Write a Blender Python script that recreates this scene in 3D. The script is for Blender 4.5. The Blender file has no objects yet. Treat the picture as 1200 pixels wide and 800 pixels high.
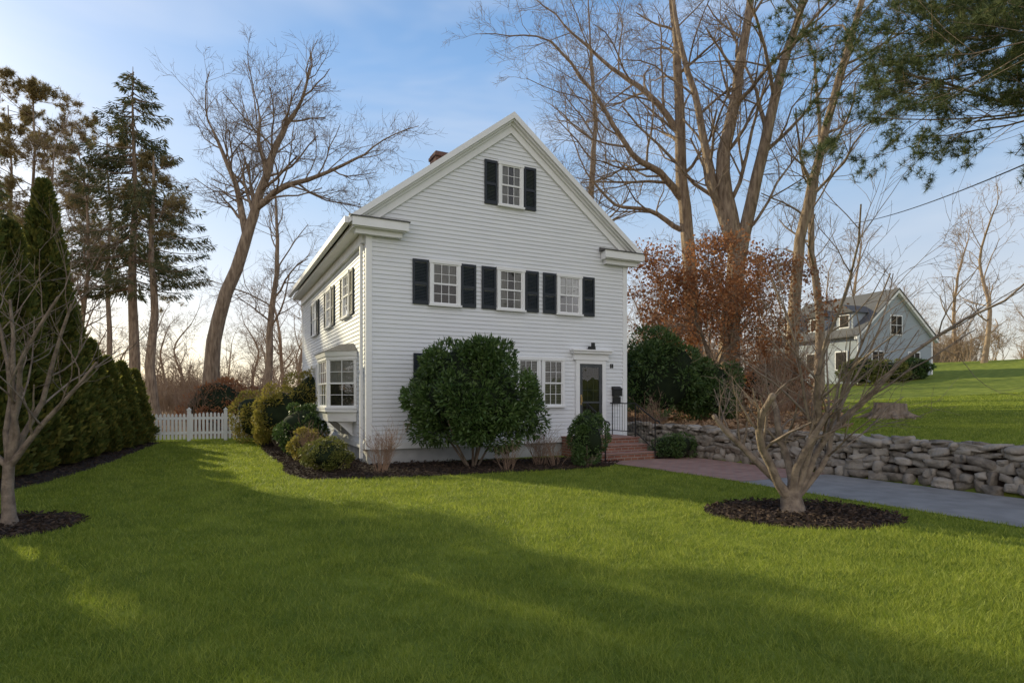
import bpy, math, random, time
import numpy as np
from mathutils import Vector
T00=time.time()
random.seed(7)
scene=bpy.context.scene
# ------------------------------------------------------------------ frame of the main house
ANG=math.radians(26.7); HX,HY=-3.39,13.9
CU,SU=math.cos(ANG),math.sin(ANG)
def HW(t,s): return (HX+CU*t-SU*s, HY+SU*t+CU*s)
def WH(x,y):
    dx=x-HX; dy=y-HY
    return CU*dx+SU*dy, -SU*dx+CU*dy
def sstep(a,b,x):
    k=np.clip((x-a)/(b-a),0,1); return k*k*(3-2*k)
def terrain(x,y):
    x=np.asarray(x,float); y=np.asarray(y,float)
    t,s=WH(x,y)
    q=sstep(-1.2,1.0,s)
    w=sstep(8.22-0.3*q,8.5+1.8*q,t)
    dt=np.clip(t-8.5,0,60)
    rise=.60+.028*dt+.0009*dt**2
    return w*rise + .03*np.sin(t*.5)*np.sin(s*.4)*sstep(10,14,t)
# ------------------------------------------------------------------ material helper
def nodes(m):
    m.use_nodes=True; nt=m.node_tree; nt.nodes.clear(); return nt
def mat(name,c1,c2=None,scale=4.0,rough=.8,bump=0.0,bscale=40.0,var=False,trans=0.0,spec=.3,detail=3,c3=None,bdist=.02,stretch=(1,1,1)):
    m=bpy.data.materials.new(name); nt=nodes(m); N=nt.nodes; L=nt.links
    out=N.new('ShaderNodeOutputMaterial'); b=N.new('ShaderNodeBsdfPrincipled')
    b.inputs['Roughness'].default_value=rough
    b.inputs['Specular IOR Level'].default_value=spec
    tc=N.new('ShaderNodeTexCoord'); mp=N.new('ShaderNodeMapping'); mp.inputs['Scale'].default_value=stretch
    L.new(tc.outputs['Object'],mp.inputs[0])
    c2=c2 or tuple(min(1,x*1.12) for x in c1)
    nz=N.new('ShaderNodeTexNoise'); nz.inputs['Scale'].default_value=scale; nz.inputs['Detail'].default_value=detail
    L.new(mp.outputs[0],nz.inputs['Vector'])
    rp=N.new('ShaderNodeValToRGB'); rp.color_ramp.elements[0].position=.32; rp.color_ramp.elements[1].position=.68
    rp.color_ramp.elements[0].color=(*c1,1); rp.color_ramp.elements[1].color=(*c2,1)
    L.new(nz.outputs['Fac'],rp.inputs[0]); col=rp.outputs[0]
    if var:
        at=N.new('ShaderNodeAttribute'); at.attribute_name='var'
        mx=N.new('ShaderNodeMixRGB'); L.new(at.outputs['Fac'],mx.inputs[0]); L.new(col,mx.inputs[1])
        mx.inputs[2].default_value=(*(c3 or c2),1); col=mx.outputs[0]
    L.new(col,b.inputs['Base Color'])
    if bump>0:
        n2=N.new('ShaderNodeTexNoise'); n2.inputs['Scale'].default_value=bscale; n2.inputs['Detail'].default_value=3
        L.new(mp.outputs[0],n2.inputs['Vector'])
        bp=N.new('ShaderNodeBump'); bp.inputs['Strength'].default_value=bump; bp.inputs['Distance'].default_value=bdist
        L.new(n2.outputs['Fac'],bp.inputs['Height']); L.new(bp.outputs[0],b.inputs['Normal'])
    if trans>0:
        tr=N.new('ShaderNodeBsdfTranslucent'); L.new(col,tr.inputs[0])
        ms=N.new('ShaderNodeMixShader'); ms.inputs[0].default_value=trans
        L.new(b.outputs[0],ms.inputs[1]); L.new(tr.outputs[0],ms.inputs[2]); L.new(ms.outputs[0],out.inputs[0])
    else: L.new(b.outputs[0],out.inputs[0])
    return m
def brick_mat(name,c1,c2,mortar,vertical,sc=1.0,bw=.21,rh=.075):
    m=bpy.data.materials.new(name); nt=nodes(m); N=nt.nodes; L=nt.links
    out=N.new('ShaderNodeOutputMaterial'); b=N.new('ShaderNodeBsdfPrincipled'); b.inputs['Roughness'].default_value=.85
    tc=N.new('ShaderNodeTexCoord'); vec=tc.outputs['Object']
    if vertical:
        sp=N.new('ShaderNodeSeparateXYZ'); L.new(vec,sp.inputs[0]); ad=N.new('ShaderNodeMath'); ad.operation='ADD'
        L.new(sp.outputs[0],ad.inputs[0]); L.new(sp.outputs[1],ad.inputs[1])
        cb=N.new('ShaderNodeCombineXYZ'); L.new(ad.outputs[0],cb.inputs[0]); L.new(sp.outputs[2],cb.inputs[1]); vec=cb.outputs[0]
    br=N.new('ShaderNodeTexBrick'); br.inputs['Scale'].default_value=sc
    br.inputs['Brick Width'].default_value=bw; br.inputs['Row Height'].default_value=rh; br.inputs['Mortar Size'].default_value=.007
    br.inputs['Color1'].default_value=(*c1,1); br.inputs['Color2'].default_value=(*c2,1); br.inputs['Mortar'].default_value=(*mortar,1)
    L.new(vec,br.inputs[0])
    nz=N.new('ShaderNodeTexNoise'); nz.inputs['Scale'].default_value=3; nz.inputs['Detail'].default_value=7
    L.new(tc.outputs['Object'],nz.inputs['Vector'])
    mx=N.new('ShaderNodeMixRGB'); mx.blend_type='MULTIPLY'; mx.inputs[0].default_value=.6
    L.new(br.outputs[0],mx.inputs[1]); L.new(nz.outputs['Fac'],mx.inputs[2])
    g=N.new('ShaderNodeMixRGB'); g.blend_type='ADD'; g.inputs[0].default_value=.25; L.new(mx.outputs[0],g.inputs[1]); L.new(br.outputs[0],g.inputs[2])
    L.new(g.outputs[0],b.inputs['Base Color'])
    bp=N.new('ShaderNodeBump'); bp.inputs['Strength'].default_value=.5; bp.inputs['Distance'].default_value=.006
    inv=N.new('ShaderNodeMath'); inv.operation='SUBTRACT'; inv.inputs[0].default_value=1; L.new(br.outputs['Fac'],inv.inputs[1])
    L.new(inv.outputs[0],bp.inputs['Height']); L.new(bp.outputs[0],b.inputs['Normal'])
    L.new(b.outputs[0],out.inputs[0]); return m
def glass_mat():
    m=bpy.data.materials.new('window_glass'); nt=nodes(m); N=nt.nodes; L=nt.links
    out=N.new('ShaderNodeOutputMaterial'); tr=N.new('ShaderNodeBsdfTransparent'); tr.inputs[0].default_value=(.8,.83,.83,1)
    gl=N.new('ShaderNodeBsdfGlossy'); gl.inputs['Roughness'].default_value=.02
    fr=N.new('ShaderNodeFresnel'); fr.inputs[0].default_value=1.7
    tc=N.new('ShaderNodeTexCoord'); nz=N.new('ShaderNodeTexNoise'); nz.inputs['Scale'].default_value=2.5; L.new(tc.outputs['Object'],nz.inputs['Vector'])
    bp=N.new('ShaderNodeBump'); bp.inputs['Strength'].default_value=.25; bp.inputs['Distance'].default_value=.02
    L.new(nz.outputs['Fac'],bp.inputs['Height']); L.new(bp.outputs[0],gl.inputs['Normal'])
    ms=N.new('ShaderNodeMixShader'); L.new(fr.outputs[0],ms.inputs[0]); L.new(tr.outputs[0],ms.inputs[1]); L.new(gl.outputs[0],ms.inputs[2])
    L.new(ms.outputs[0],out.inputs[0]); return m
M={}
M['siding']=mat('white_clapboard',(.72,.735,.755),(.78,.79,.80),scale=1.2,rough=.55,stretch=(1,1,6))
M['trim']=mat('white_trim_paint',(.80,.80,.79),(.84,.84,.83),scale=3,rough=.45)
M['shutter']=mat('dark_shutter_paint',(.018,.024,.032),(.026,.032,.04),scale=8,rough=.45)
M['roof']=mat('asphalt_shingles',(.09,.088,.085),(.16,.155,.15),scale=25,rough=.95,bump=.6,bscale=90)
M['glass']=glass_mat()
M['dark']=mat('dark_interior',(.02,.018,.016),(.05,.042,.035),scale=2.5,rough=.9)
M['curtain']=mat('curtain_cloth',(.26,.24,.21),(.38,.36,.33),scale=6,rough=.9,stretch=(12,12,1))
M['found']=mat('foundation_concrete',(.38,.38,.37),(.5,.5,.49),scale=3,rough=.9,bump=.3)
M['brickc']=brick_mat('chimney_brick',(.15,.06,.045),(.20,.085,.06),(.2,.18,.16),True)
M['brickv']=brick_mat('red_brick_wall',(.25,.095,.06),(.33,.14,.09),(.35,.32,.28),True)
M['brickp']=brick_mat('red_brick_paving',(.32,.16,.12),(.40,.23,.175),(.24,.21,.18),False,bw=.2,rh=.1)
M['iron']=mat('black_iron',(.012,.012,.013),(.02,.02,.02),rough=.4)
M['door']=mat('door_paint',(.05,.055,.06),(.07,.075,.08),rough=.4)
M['brass']=mat('brass',(.3,.2,.08),(.4,.28,.1),rough=.3)
M['bark']=mat('grey_brown_bark',(.17,.125,.09),(.36,.28,.21),scale=3,rough=.95,bump=.9,bscale=14,bdist=.05,stretch=(3,3,.6))
M['barkw']=mat('warm_bark',(.19,.135,.09),(.48,.365,.255),scale=3.5,rough=.95,bump=1.0,bscale=12,bdist=.08,stretch=(3,3,.5),detail=6)
M['barkd']=mat('distant_bark',(.28,.195,.13),(.42,.31,.21),scale=2,rough=.95)
M['bark2']=mat('light_smooth_bark',(.16,.12,.09),(.34,.265,.195),scale=9,rough=.9,bump=.9,bscale=40,bdist=.02,detail=5)
M['leafd']=mat('rhododendron_leaf',(.045,.09,.022),(.08,.14,.035),scale=1.8,rough=.42,var=True,trans=.22,c3=(.14,.20,.06),spec=.4)
M['leafb']=mat('boxwood_leaf',(.12,.15,.03),(.19,.20,.045),scale=3,rough=.5,var=True,trans=.25,c3=(.25,.23,.06))
M['leafy']=mat('yellow_green_leaf',(.20,.20,.035),(.32,.28,.055),scale=2,rough=.6,var=True,trans=.35,c3=(.42,.32,.08))
M['leafo']=mat('dead_oak_leaf',(.28,.11,.045),(.40,.17,.07),scale=1.5,rough=.8,var=True,trans=.4,c3=(.48,.25,.12))
M['litter']=mat('fallen_leaf',(.20,.115,.065),(.32,.19,.10),scale=3,rough=.9,var=True,c3=(.42,.28,.16))
M['arb']=mat('arborvitae_foliage',(.075,.105,.024),(.125,.155,.034),scale=1.5,rough=.7,var=True,trans=.45,c3=(.30,.26,.055))
M['needle']=mat('spruce_needles',(.055,.08,.032),(.09,.115,.042),scale=.7,rough=.7,var=True,trans=.3,c3=(.22,.18,.07))
M['pine']=mat('pine_needles',(.035,.068,.026),(.065,.10,.035),scale=.8,rough=.7,var=True,trans=.3,c3=(.19,.20,.07))
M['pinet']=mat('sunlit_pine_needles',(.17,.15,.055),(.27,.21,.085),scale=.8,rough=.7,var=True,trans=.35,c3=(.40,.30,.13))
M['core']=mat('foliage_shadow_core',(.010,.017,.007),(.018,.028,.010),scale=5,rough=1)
M['twig']=mat('dry_twigs',(.24,.155,.105),(.35,.235,.165),scale=5,rough=.9)
M['mulch']=mat('dark_mulch',(.024,.016,.012),(.055,.036,.026),scale=14,rough=1,bump=1,bscale=55,bdist=.05)
M['chip']=mat('mulch_chip',(.028,.018,.013),(.055,.038,.028),scale=9,rough=1,var=True,c3=(.10,.066,.044))
M['asph']=mat('driveway_asphalt',(.22,.21,.195),(.30,.285,.265),scale=3,rough=.9,bump=.35,bscale=160,bdist=.006,detail=6)
M['stone']=mat('field_stone',(.12,.10,.078),(.29,.245,.195),scale=7,rough=.95,bump=.9,bscale=22,var=True,c3=(.40,.35,.29),bdist=.03,detail=5)
M['grass']=mat('grass_blades',(.145,.205,.022),(.25,.315,.035),scale=1.1,rough=.55,var=True,trans=.45,c3=(.44,.47,.08),spec=.3,detail=5)
M['grey']=mat('grey_clapboard',(.30,.34,.38),(.35,.39,.43),scale=2,rough=.7,stretch=(1,1,14))
# ------------------------------------------------------------------ mesh helpers
def link(o,parent=None):
    scene.collection.objects.link(o)
    if parent: o.parent=parent
    return o
def empty(name,loc=(0,0,0),rz=0,parent=None):
    o=bpy.data.objects.new(name,None); o.location=loc; o.rotation_euler=(0,0,rz); o.empty_display_size=.3
    return link(o,parent)
def mesh_obj(name,V,F,m,parent=None,var=None,smooth=False):
    me=bpy.data.meshes.new(name)
    V=np.asarray(V,dtype=np.float32)
    if isinstance(F,np.ndarray):
        k=F.shape[1]; me.vertices.add(len(V)); me.vertices.foreach_set('co',V.ravel())
        me.loops.add(F.size); me.loops.foreach_set('vertex_index',F.astype(np.int32).ravel())
        me.polygons.add(len(F)); me.polygons.foreach_set('loop_start',np.arange(0,F.size,k,dtype=np.int32))
        me.update(calc_edges=True)
    else:
        me.from_pydata([tuple(map(float,v)) for v in V],[],F); me.update()
    if var is not None:
        a=me.attributes.new('var','FLOAT','POINT'); a.data.foreach_set('value',np.asarray(var,dtype=np.float32))
    if smooth: me.polygons.foreach_set('use_smooth',np.ones(len(me.polygons),dtype=bool))
    me.materials.append(m)
    o=bpy.data.objects.new(name,me); return link(o,parent)
class Part:
    def __init__(s,name,m,parent=None): s.n=name; s.m=m; s.p=parent; s.V=[]; s.F=[]
    def hexa(s,pts):
        b=len(s.V); s.V+=pts
        s.F+=[(b,b+3,b+2,b+1),(b+4,b+5,b+6,b+7),(b,b+1,b+5,b+4),(b+1,b+2,b+6,b+5),(b+2,b+3,b+7,b+6),(b+3,b,b+4,b+7)]
    def box(s,x0,x1,y0,y1,z0,z1):
        s.hexa([(x0,y0,z0),(x1,y0,z0),(x1,y1,z0),(x0,y1,z0),(x0,y0,z1),(x1,y0,z1),(x1,y1,z1),(x0,y1,z1)])
    def fbox(s,fr,a0,a1,b0,b1,z0,z1):
        O,A,B=fr
        def P(a,b,z): return (O[0]+a*A[0]+b*B[0],O[1]+a*A[1]+b*B[1],z)
        s.hexa([P(a0,b0,z0),P(a1,b0,z0),P(a1,b1,z0),P(a0,b1,z0),P(a0,b0,z1),P(a1,b0,z1),P(a1,b1,z1),P(a0,b1,z1)])
    def quad(s,*p):
        b=len(s.V); s.V+=list(p); s.F.append(tuple(range(b,b+len(p))))
    def prism(s,poly,y0,y1):   # polygon in x,z extruded in y
        b=len(s.V); n=len(poly)
        s.V+=[(p[0],y0,p[1]) for p in poly]+[(p[0],y1,p[1]) for p in poly]
        s.F.append(tuple(range(b,b+n))); s.F.append(tuple(range(b+2*n-1,b+n-1,-1)))
        for i in range(n):
            j=(i+1)%n; s.F.append((b+i,b+n+i,b+n+j,b+j))
    def done(s,smooth=False):
        o=mesh_obj(s.n,s.V,s.F,s.m,s.p,smooth=smooth)
        import bmesh
        bm=bmesh.new(); bm.from_mesh(o.data); bmesh.ops.recalc_face_normals(bm,faces=bm.faces); bm.to_mesh(o.data); bm.free()
        return o
class Tubes:
    def __init__(s): s.g={}
    def add(s,pts,rad,sides):
        s.g.setdefault((len(pts),sides),[]).append((pts,rad))
    def build(s):
        VV=[];FF=[];off=0
        for (n,k),lst in s.g.items():
            P=np.array([[tuple(q) for q in a[0]] for a in lst],float); R=np.array([a[1] for a in lst],float)
            T=np.gradient(P,axis=1); T/=np.linalg.norm(T,axis=2,keepdims=True)+1e-9
            D=P[:,-1]-P[:,0]; D/=np.linalg.norm(D,axis=1,keepdims=True)+1e-9
            ref=np.where(np.abs(D[:,2:3])<.75,np.array([[0,0,1.]]),np.array([[1.,0,0]]))[:,None,:]
            A=np.cross(T,np.broadcast_to(ref,T.shape)); A/=np.linalg.norm(A,axis=2,keepdims=True)+1e-9
            B=np.cross(T,A); th=np.arange(k)*2*math.pi/k
            ring=P[:,:,None,:]+R[:,:,None,None]*(np.cos(th)[None,None,:,None]*A[:,:,None,:]+np.sin(th)[None,None,:,None]*B[:,:,None,:])
            Bn=len(lst); idx=np.arange(Bn*n*k).reshape(Bn,n,k)+off
            a=idx[:,:-1,:]; b=np.roll(idx,-1,axis=2)[:,:-1,:]; c=np.roll(idx,-1,axis=2)[:,1:,:]; d=idx[:,1:,:]
            FF.append(np.stack([a,b,c,d],-1).reshape(-1,4)); VV.append(ring.reshape(-1,3)); off+=Bn*n*k
        return np.concatenate(VV),np.concatenate(FF)
    def obj(s,name,m,parent=None):
        V,F=s.build(); return mesh_obj(name,V,F,m,parent,smooth=True)
def unit(v): return v/(np.linalg.norm(v,axis=-1,keepdims=True)+1e-9)
def leaves(P,L,W,rs,dirs=None,rand=1.0):
    n=len(P); a=rs.normal(size=(n,3))*rand
    if dirs is not None: a=a+dirs
    a=unit(a); b=unit(np.cross(a,rs.normal(size=(n,3)))); c=np.cross(a,b)
    l=(L*rs.uniform(.65,1.25,(n,1))); w=(W*rs.uniform(.7,1.2,(n,1)))
    V=np.stack([P,P+a*l*.5+b*w*.5+c*w*.15,P+a*l,P+a*l*.5-b*w*.5+c*w*.15],1).reshape(-1,3)
    return V,np.arange(4*n).reshape(n,4)
def ellipsoid(c,r,rs,seg=20,rings=12,amp=.12,zmin=None):
    ph=rs.uniform(0,6,6); V=[];F=[]
    for i in range(rings+1):
        for j in range(seg):
            a=math.pi*i/rings; b=2*math.pi*j/seg
            d=np.array([math.sin(a)*math.cos(b),math.sin(a)*math.sin(b),math.cos(a)])
            k=1+amp*(math.sin(3*d[0]+ph[0]+2*d[2])+math.sin(4*d[1]+ph[1]+3*d[0])+math.sin(5*d[2]+ph[2]))/1.5
            p=np.array(c)+d*np.array(r)*k
            if zmin is not None: p[2]=max(p[2],zmin)
            V.append(p)
    for i in range(rings):
        for j in range(seg):
            F.append((i*seg+j,i*seg+(j+1)%seg,(i+1)*seg+(j+1)%seg,(i+1)*seg+j))
    return np.array(V),np.array(F)
# ------------------------------------------------------------------ branching
def grow(tb,rs,p,d,L,r,lvl,maxl,nk,up=.06,wob=.16,spread=(.55,1.0),minr=.006,tips=None):
    n=5 if lvl<2 else (4 if lvl==2 else 3)
    pts=[p.copy()]; rad=[r]; dd=d.copy(); dirs=[dd.copy()]
    for i in range(n):
        dd=dd+Vector((rs.gauss(0,wob),rs.gauss(0,wob),rs.gauss(0,wob)+up)); dd.normalize()
        p=p+dd*(L/n); pts.append(p.copy()); rad.append(max(minr*.6,r*(1-.62*(i+1)/n))); dirs.append(dd.copy())
    tb.add(pts,rad,7 if r>.12 else (5 if r>.04 else (4 if r>.018 else 3)))
    if tips is not None and lvl>=maxl-1: tips.append((pts[-1],dirs[-1]))
    if lvl<maxl:
        k=nk[min(lvl,len(nk)-1)]; k=max(1,int(round(k+rs.uniform(-.8,.8))))
        for j in range(k):
            f=rs.uniform(.22,.98); q=f*n; i=min(int(q),n-1); w=q-i
            pos=pts[i].lerp(pts[i+1],w); rr=(rad[i]*(1-w)+rad[i+1]*w)
            base=dirs[i+1]; pr=base.cross(Vector((rs.gauss(0,1),rs.gauss(0,1),rs.gauss(0,1))))
            if pr.length<1e-4: continue
            pr.normalize(); an=rs.uniform(*spread)
            cd=base*math.cos(an)+pr*math.sin(an); cd.normalize()
            grow(tb,rs,pos,cd,L*rs.uniform(.42,.72)*(1.12-.35*f),max(minr,rr*rs.uniform(.45,.65)),lvl+1,maxl,nk,up,wob,spread,minr,tips)
def smooth_poly(P,sub=4):
    P=[Vector(p) for p in P]; out=[]
    for i in range(len(P)-1):
        p0=P[max(i-1,0)];p1=P[i];p2=P[i+1];p3=P[min(i+2,len(P)-1)]
        for k in range(sub):
            t=k/sub; out.append(.5*((2*p1)+(p2-p0)*t+(2*p0-5*p1+4*p2-p3)*t*t+(3*p1-p0-3*p2+p3)*t**3))
    out.append(P[-1]); return out
def stem_tree(name,stems,seed,nk=(5,5,4,3),m=None,maxl=3,limbL=4.5,start=.3,nlimb=14,flare=True,up=.06,tips=None,minr=.007):
    rs=random.Random(seed); tb=Tubes()
    for si,(P,r0,r1) in enumerate(stems):
        pts=smooth_poly(P); n=len(pts); rad=[]
        for i in range(n):
            f=i/(n-1); r=r0*(1-f)+r1*f
            if si==0 and flare: r*=1+.55*math.exp(-f*n/1.3)
            rad.append(r)
        pts=[p+Vector((rs.gauss(0,.03),rs.gauss(0,.03),0)) if 0<i<n-1 else p for i,p in enumerate(pts)]
        tb.add(pts,rad,10)
        st=start if si==0 else .12
        for j in range(nlimb):
            f=st+(1-st)*(j+rs.random())/nlimb; q=f*(n-1); i=min(int(q),n-2); w=q-i
            pos=pts[i].lerp(pts[i+1],w); rr=rad[i]*(1-w)+rad[i+1]*w
            base=(pts[i+1]-pts[i]).normalized(); pr=base.cross(Vector((rs.gauss(0,1),rs.gauss(0,1),rs.gauss(0,.6)))).normalized()
            an=rs.uniform(.55,1.15); cd=(base*math.cos(an)+pr*math.sin(an)).normalized()
            grow(tb,rs,pos,cd,limbL*rs.uniform(.6,1.2)*(1.15-.5*f),min(rr*.5,.11)*rs.uniform(.6,1),1,maxl+1,(0,)+nk,up=up,tips=tips,minr=minr)
        grow(tb,rs,pts[-1],(pts[-1]-pts[-2]).normalized(),limbL*.8,r1*.9,1,maxl+1,(0,)+nk,up=up,tips=tips,minr=minr)
    return tb
def G(x,y): return float(terrain(x,y))
# ------------------------------------------------------------------ ground sheet
def inpoly(x,y,poly):
    ins=np.zeros(x.shape,bool); n=len(poly)
    for i in range(n):
        x1,y1=poly[i]; x2,y2=poly[(i+1)%n]
        c=((y1>y)!=(y2>y))&(x<(x2-x1)*(y-y1)/((y2-y1) if abs(y2-y1)>1e-9 else 1e-9)+x1)
        ins^=c
    return ins
def axis(fine,lo,hi):
    a=list(fine); st=1.0; x=a[-1]
    while x<hi: st*=1.12; x+=st; a.append(x)
    st=1.0; x=a[0]; pre=[]
    while x>lo: st*=1.12; x-=st; pre.append(x)
    return np.array(pre[::-1]+a)
ta=axis(np.concatenate([np.arange(-16,7.6,.6),np.arange(7.6,11,.12),np.arange(11,30,.6)]),-600,600)
sa=axis(np.arange(-16,26,.5),-600,600)
TT,SS=np.meshgrid(ta,sa,indexing='ij'); GX=HX+CU*TT-SU*SS; GY=HY+SU*TT+CU*SS
GZ=terrain(GX,GY)
ni,nj=TT.shape; idx=np.arange(ni*nj).reshape(ni,nj)
F=np.stack([idx[:-1,:-1],idx[1:,:-1],idx[1:,1:],idx[:-1,1:]],-1).reshape(-1,4)
def litter_mask(x,y):
    t,s=WH(x,y)
    wob=.5*np.sin(x*1.3+y*.7)+.4*np.sin(y*1.9-x)
    right=sstep(8.6,9.2,t)*(1-sstep(-.5,.7,x-(.50*y+.6)+wob))*sstep(-4.2,-3.2,s+wob*.6)
    back=sstep(23.3,24.6,y+wob+.18*x*0)*(1-sstep(-1,1,x-(.50*y+.6)+wob))
    left=1-sstep(-1,.6,x+wob*.6-(-9.6-.38*(y-12)-.8))
    return np.clip(np.maximum(np.maximum(right,back),left),0,1)
ground_m=bpy.data.materials.new('ground_grass_and_leaf_litter'); nt=nodes(ground_m); N=nt.nodes; L=nt.links
out=N.new('ShaderNodeOutputMaterial'); b=N.new('ShaderNodeBsdfPrincipled'); b.inputs['Roughness'].default_value=1; b.inputs['Specular IOR Level'].default_value=.1
tc=N.new('ShaderNodeTexCoord')
def nramp(scale,c1,c2,d=5):
    nz=N.new('ShaderNodeTexNoise'); nz.inputs['Scale'].default_value=scale; nz.inputs['Detail'].default_value=d; L.new(tc.outputs['Object'],nz.inputs['Vector'])
    r=N.new('ShaderNodeValToRGB'); r.color_ramp.elements[0].position=.35; r.color_ramp.elements[1].position=.65
    r.color_ramp.elements[0].color=(*c1,1); r.color_ramp.elements[1].color=(*c2,1); L.new(nz.outputs['Fac'],r.inputs[0]); return r,nz
r1,n1=nramp(2.2,(.13,.17,.025),(.24,.275,.045)); r2,n2=nramp(6,(.12,.07,.04),(.32,.21,.12))
at=N.new('ShaderNodeAttribute'); at.attribute_name='var'
mx=N.new('ShaderNodeMixRGB'); L.new(at.outputs['Fac'],mx.inputs[0]); L.new(r1.outputs[0],mx.inputs[1]); L.new(r2.outputs[0],mx.inputs[2])
L.new(mx.outputs[0],b.inputs['Base Color'])
n3=N.new('ShaderNodeTexNoise'); n3.inputs['Scale'].default_value=25; n3.inputs['Detail'].default_value=4; L.new(tc.outputs['Object'],n3.inputs['Vector'])
bp=N.new('ShaderNodeBump'); bp.inputs['Strength'].default_value=.8; bp.inputs['Distance'].default_value=.05; L.new(n3.outputs['Fac'],bp.inputs['Height']); L.new(bp.outputs[0],b.inputs['Normal'])
L.new(b.outputs[0],out.inputs[0])
mesh_obj('ground',np.stack([GX,GY,GZ],-1).reshape(-1,3),F,ground_m,var=litter_mask(GX,GY).ravel(),smooth=True)
# ------------------------------------------------------------------ beds, path, driveway
def wobble_poly(P,amp,seed,step=.25):
    rs=random.Random(seed); out=[]
    for i in range(len(P)):
        a=Vector(P[i]);c=Vector(P[(i+1)%len(P)]); n=max(1,int((c-a).length/step))
        for k in range(n):
            q=a.lerp(c,k/n); out.append((q.x+rs.uniform(-amp,amp),q.y+rs.uniform(-amp,amp)))
    return out
def sheet(name,poly,z,m):
    V=[(x,y,z) for x,y in poly]; return mesh_obj(name,V,[tuple(range(len(V)))],m)
def bed(name,poly,seed,dens=420,dome=.05):
    rs=np.random.default_rng(seed)
    xs=[p[0] for p in poly]; ys=[p[1] for p in poly]
    o=sheet(name,poly,.006,M['mulch'])
    A=(max(xs)-min(xs))*(max(ys)-min(ys)); n=int(A*dens)
    x=rs.uniform(min(xs),max(xs),n); y=rs.uniform(min(ys),max(ys),n); k=inpoly(x,y,poly); x=x[k]; y=y[k]; n=len(x)
    P=np.stack([x,y,rs.uniform(.008,.05,n)],1)
    d=np.stack([rs.normal(size=n),rs.normal(size=n),rs.normal(size=n)*.25],1)
    V,F=leaves(P,.075,.028,rs,dirs=unit(d)*3,rand=.3)
    mesh_obj('mulch_chips',V,F,M['chip'],parent=o,var=np.repeat(rs.uniform(0,1,n)**2,4))
    return o
bed_front=wobble_poly([(-8.9,20.8),(-6.7,16.3),(-5.4,14.0),(-4.7,12.3),(-3.9,11.45),(-2.2,11.75),(0,12.6),(1.2,13.0),(2.3,13.65),(3.2,16.1),(-2.6,14.4),(-8.0,23.4)],.035,1)
ring=lambda cx,cy,r,ry: wobble_poly([(cx+r*math.cos(a*math.pi/14),cy+ry*math.sin(a*math.pi/14)) for a in range(28)],.03,3,step=.12)
bed_maple=ring(3.95,8.15,1.28,1.0); bed_left=ring(-6.35,7.3,.95,.85)
bed_hedge=wobble_poly([(-13.2,21.2),(-12.2,20.6),(-11.0,17.5),(-9.6,14),(-8.7,11.2),(-8.3,9.2),(-9.2,8.7),(-12,12),(-14,18)],.05,5)
bed('mulch_bed',bed_front,1); bed('mulch_bed',bed_maple,2,dens=900); bed('mulch_bed',bed_left,3,dens=900); bed('mulch_bed',bed_hedge,4,dens=160)
bed_step=wobble_poly([HW(7.05,-.05),HW(7.05,-2.1),HW(8.1,-2.1),HW(8.1,-.05)],.02,8)
bed('mulch_bed',bed_step,6)
path=[HW(5.25,-2.0),HW(5.45,-3.4),HW(5.65,-5.9),HW(8.12,-5.9),HW(8.12,-2.0)]
def local_sheet(name,poly_ts,z,m):
    o=mesh_obj(name,[(t,s,0) for t,s in poly_ts],[tuple(range(len(poly_ts)))],m); o.location=(HX,HY,z); o.rotation_euler=(0,0,ANG); return o
local_sheet('brick_path',[(5.25,-2.0),(5.45,-3.4),(5.65,-5.9),(8.12,-5.9),(8.12,-2.0)],.012,M['brickp'])
drive_ts=[(5.6,-5.9),(5.75,-40),(8.12,-40),(8.12,-5.9)]
drive=[HW(*p) for p in drive_ts]
local_sheet('driveway',drive_ts,.008,M['asph'])
# ------------------------------------------------------------------ grass
rs=np.random.default_rng(11)
Xs=[];Ys=[];Ds=[]
edges=np.linspace(2.2,30,60)
for a,c in zip(edges[:-1],edges[1:]):
    mid=(a+c)/2; dens=6800*(3.5/max(mid,3.2))**1.55
    x0=-1.05*mid-1.5; x1=1.05*mid+1.5; x0=max(x0,-14)
    n=int((x1-x0)*(c-a)*dens); Xs.append(rs.uniform(x0,x1,n)); Ys.append(rs.uniform(a,c,n))
x=np.concatenate(Xs); y=np.concatenate(Ys); t,s=WH(x,y)
keep=~(inpoly(x,y,bed_front)|inpoly(x,y,bed_maple)|inpoly(x,y,bed_left)|inpoly(x,y,bed_hedge)|inpoly(x,y,path)|inpoly(x,y,drive))
keep&=~((t>-.05)&(t<8.2)&(s>-2.1)&(s<11.2)); keep&=~((t>8.0)&(t<8.62)); keep&=litter_mask(x,y)<.5
keep&=~((t<9)&(y>23.5))
x=x[keep];y=y[keep];n=len(x); z=terrain(x,y); d=np.hypot(x,y)
clump=np.sin(x*7.3+2.1*np.sin(y*5.1))*np.sin(y*8.7+1.7*np.sin(x*4.3))
cl2=np.sin(x*23+3*np.sin(y*17))*np.sin(y*27+2.5*np.sin(x*13))
stripe=np.tanh(3*np.sin((.82*x+.57*y)*math.pi/.56))          # mower passes
P=np.stack([x,y,z],1); h=rs.uniform(.022,.064,n)*(1+.10*np.sin(x*2.1+np.sin(y*1.7))+.20*clump+.22*cl2)
w=.0048*(np.clip(d,3.5,40)/4)**.85
th=rs.uniform(0,2*math.pi,n); side=np.stack([np.cos(th),np.sin(th),0*th],1); lean=rs.normal(0,.55,(n,2))*h[:,None]+(stripe*h)[:,None]*np.array([[-.10,.14]])
tip=P+np.stack([lean[:,0],lean[:,1],h],1)
V=np.stack([P-side*w[:,None]*.5,P+side*w[:,None]*.5,tip],1).reshape(-1,3)
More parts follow.
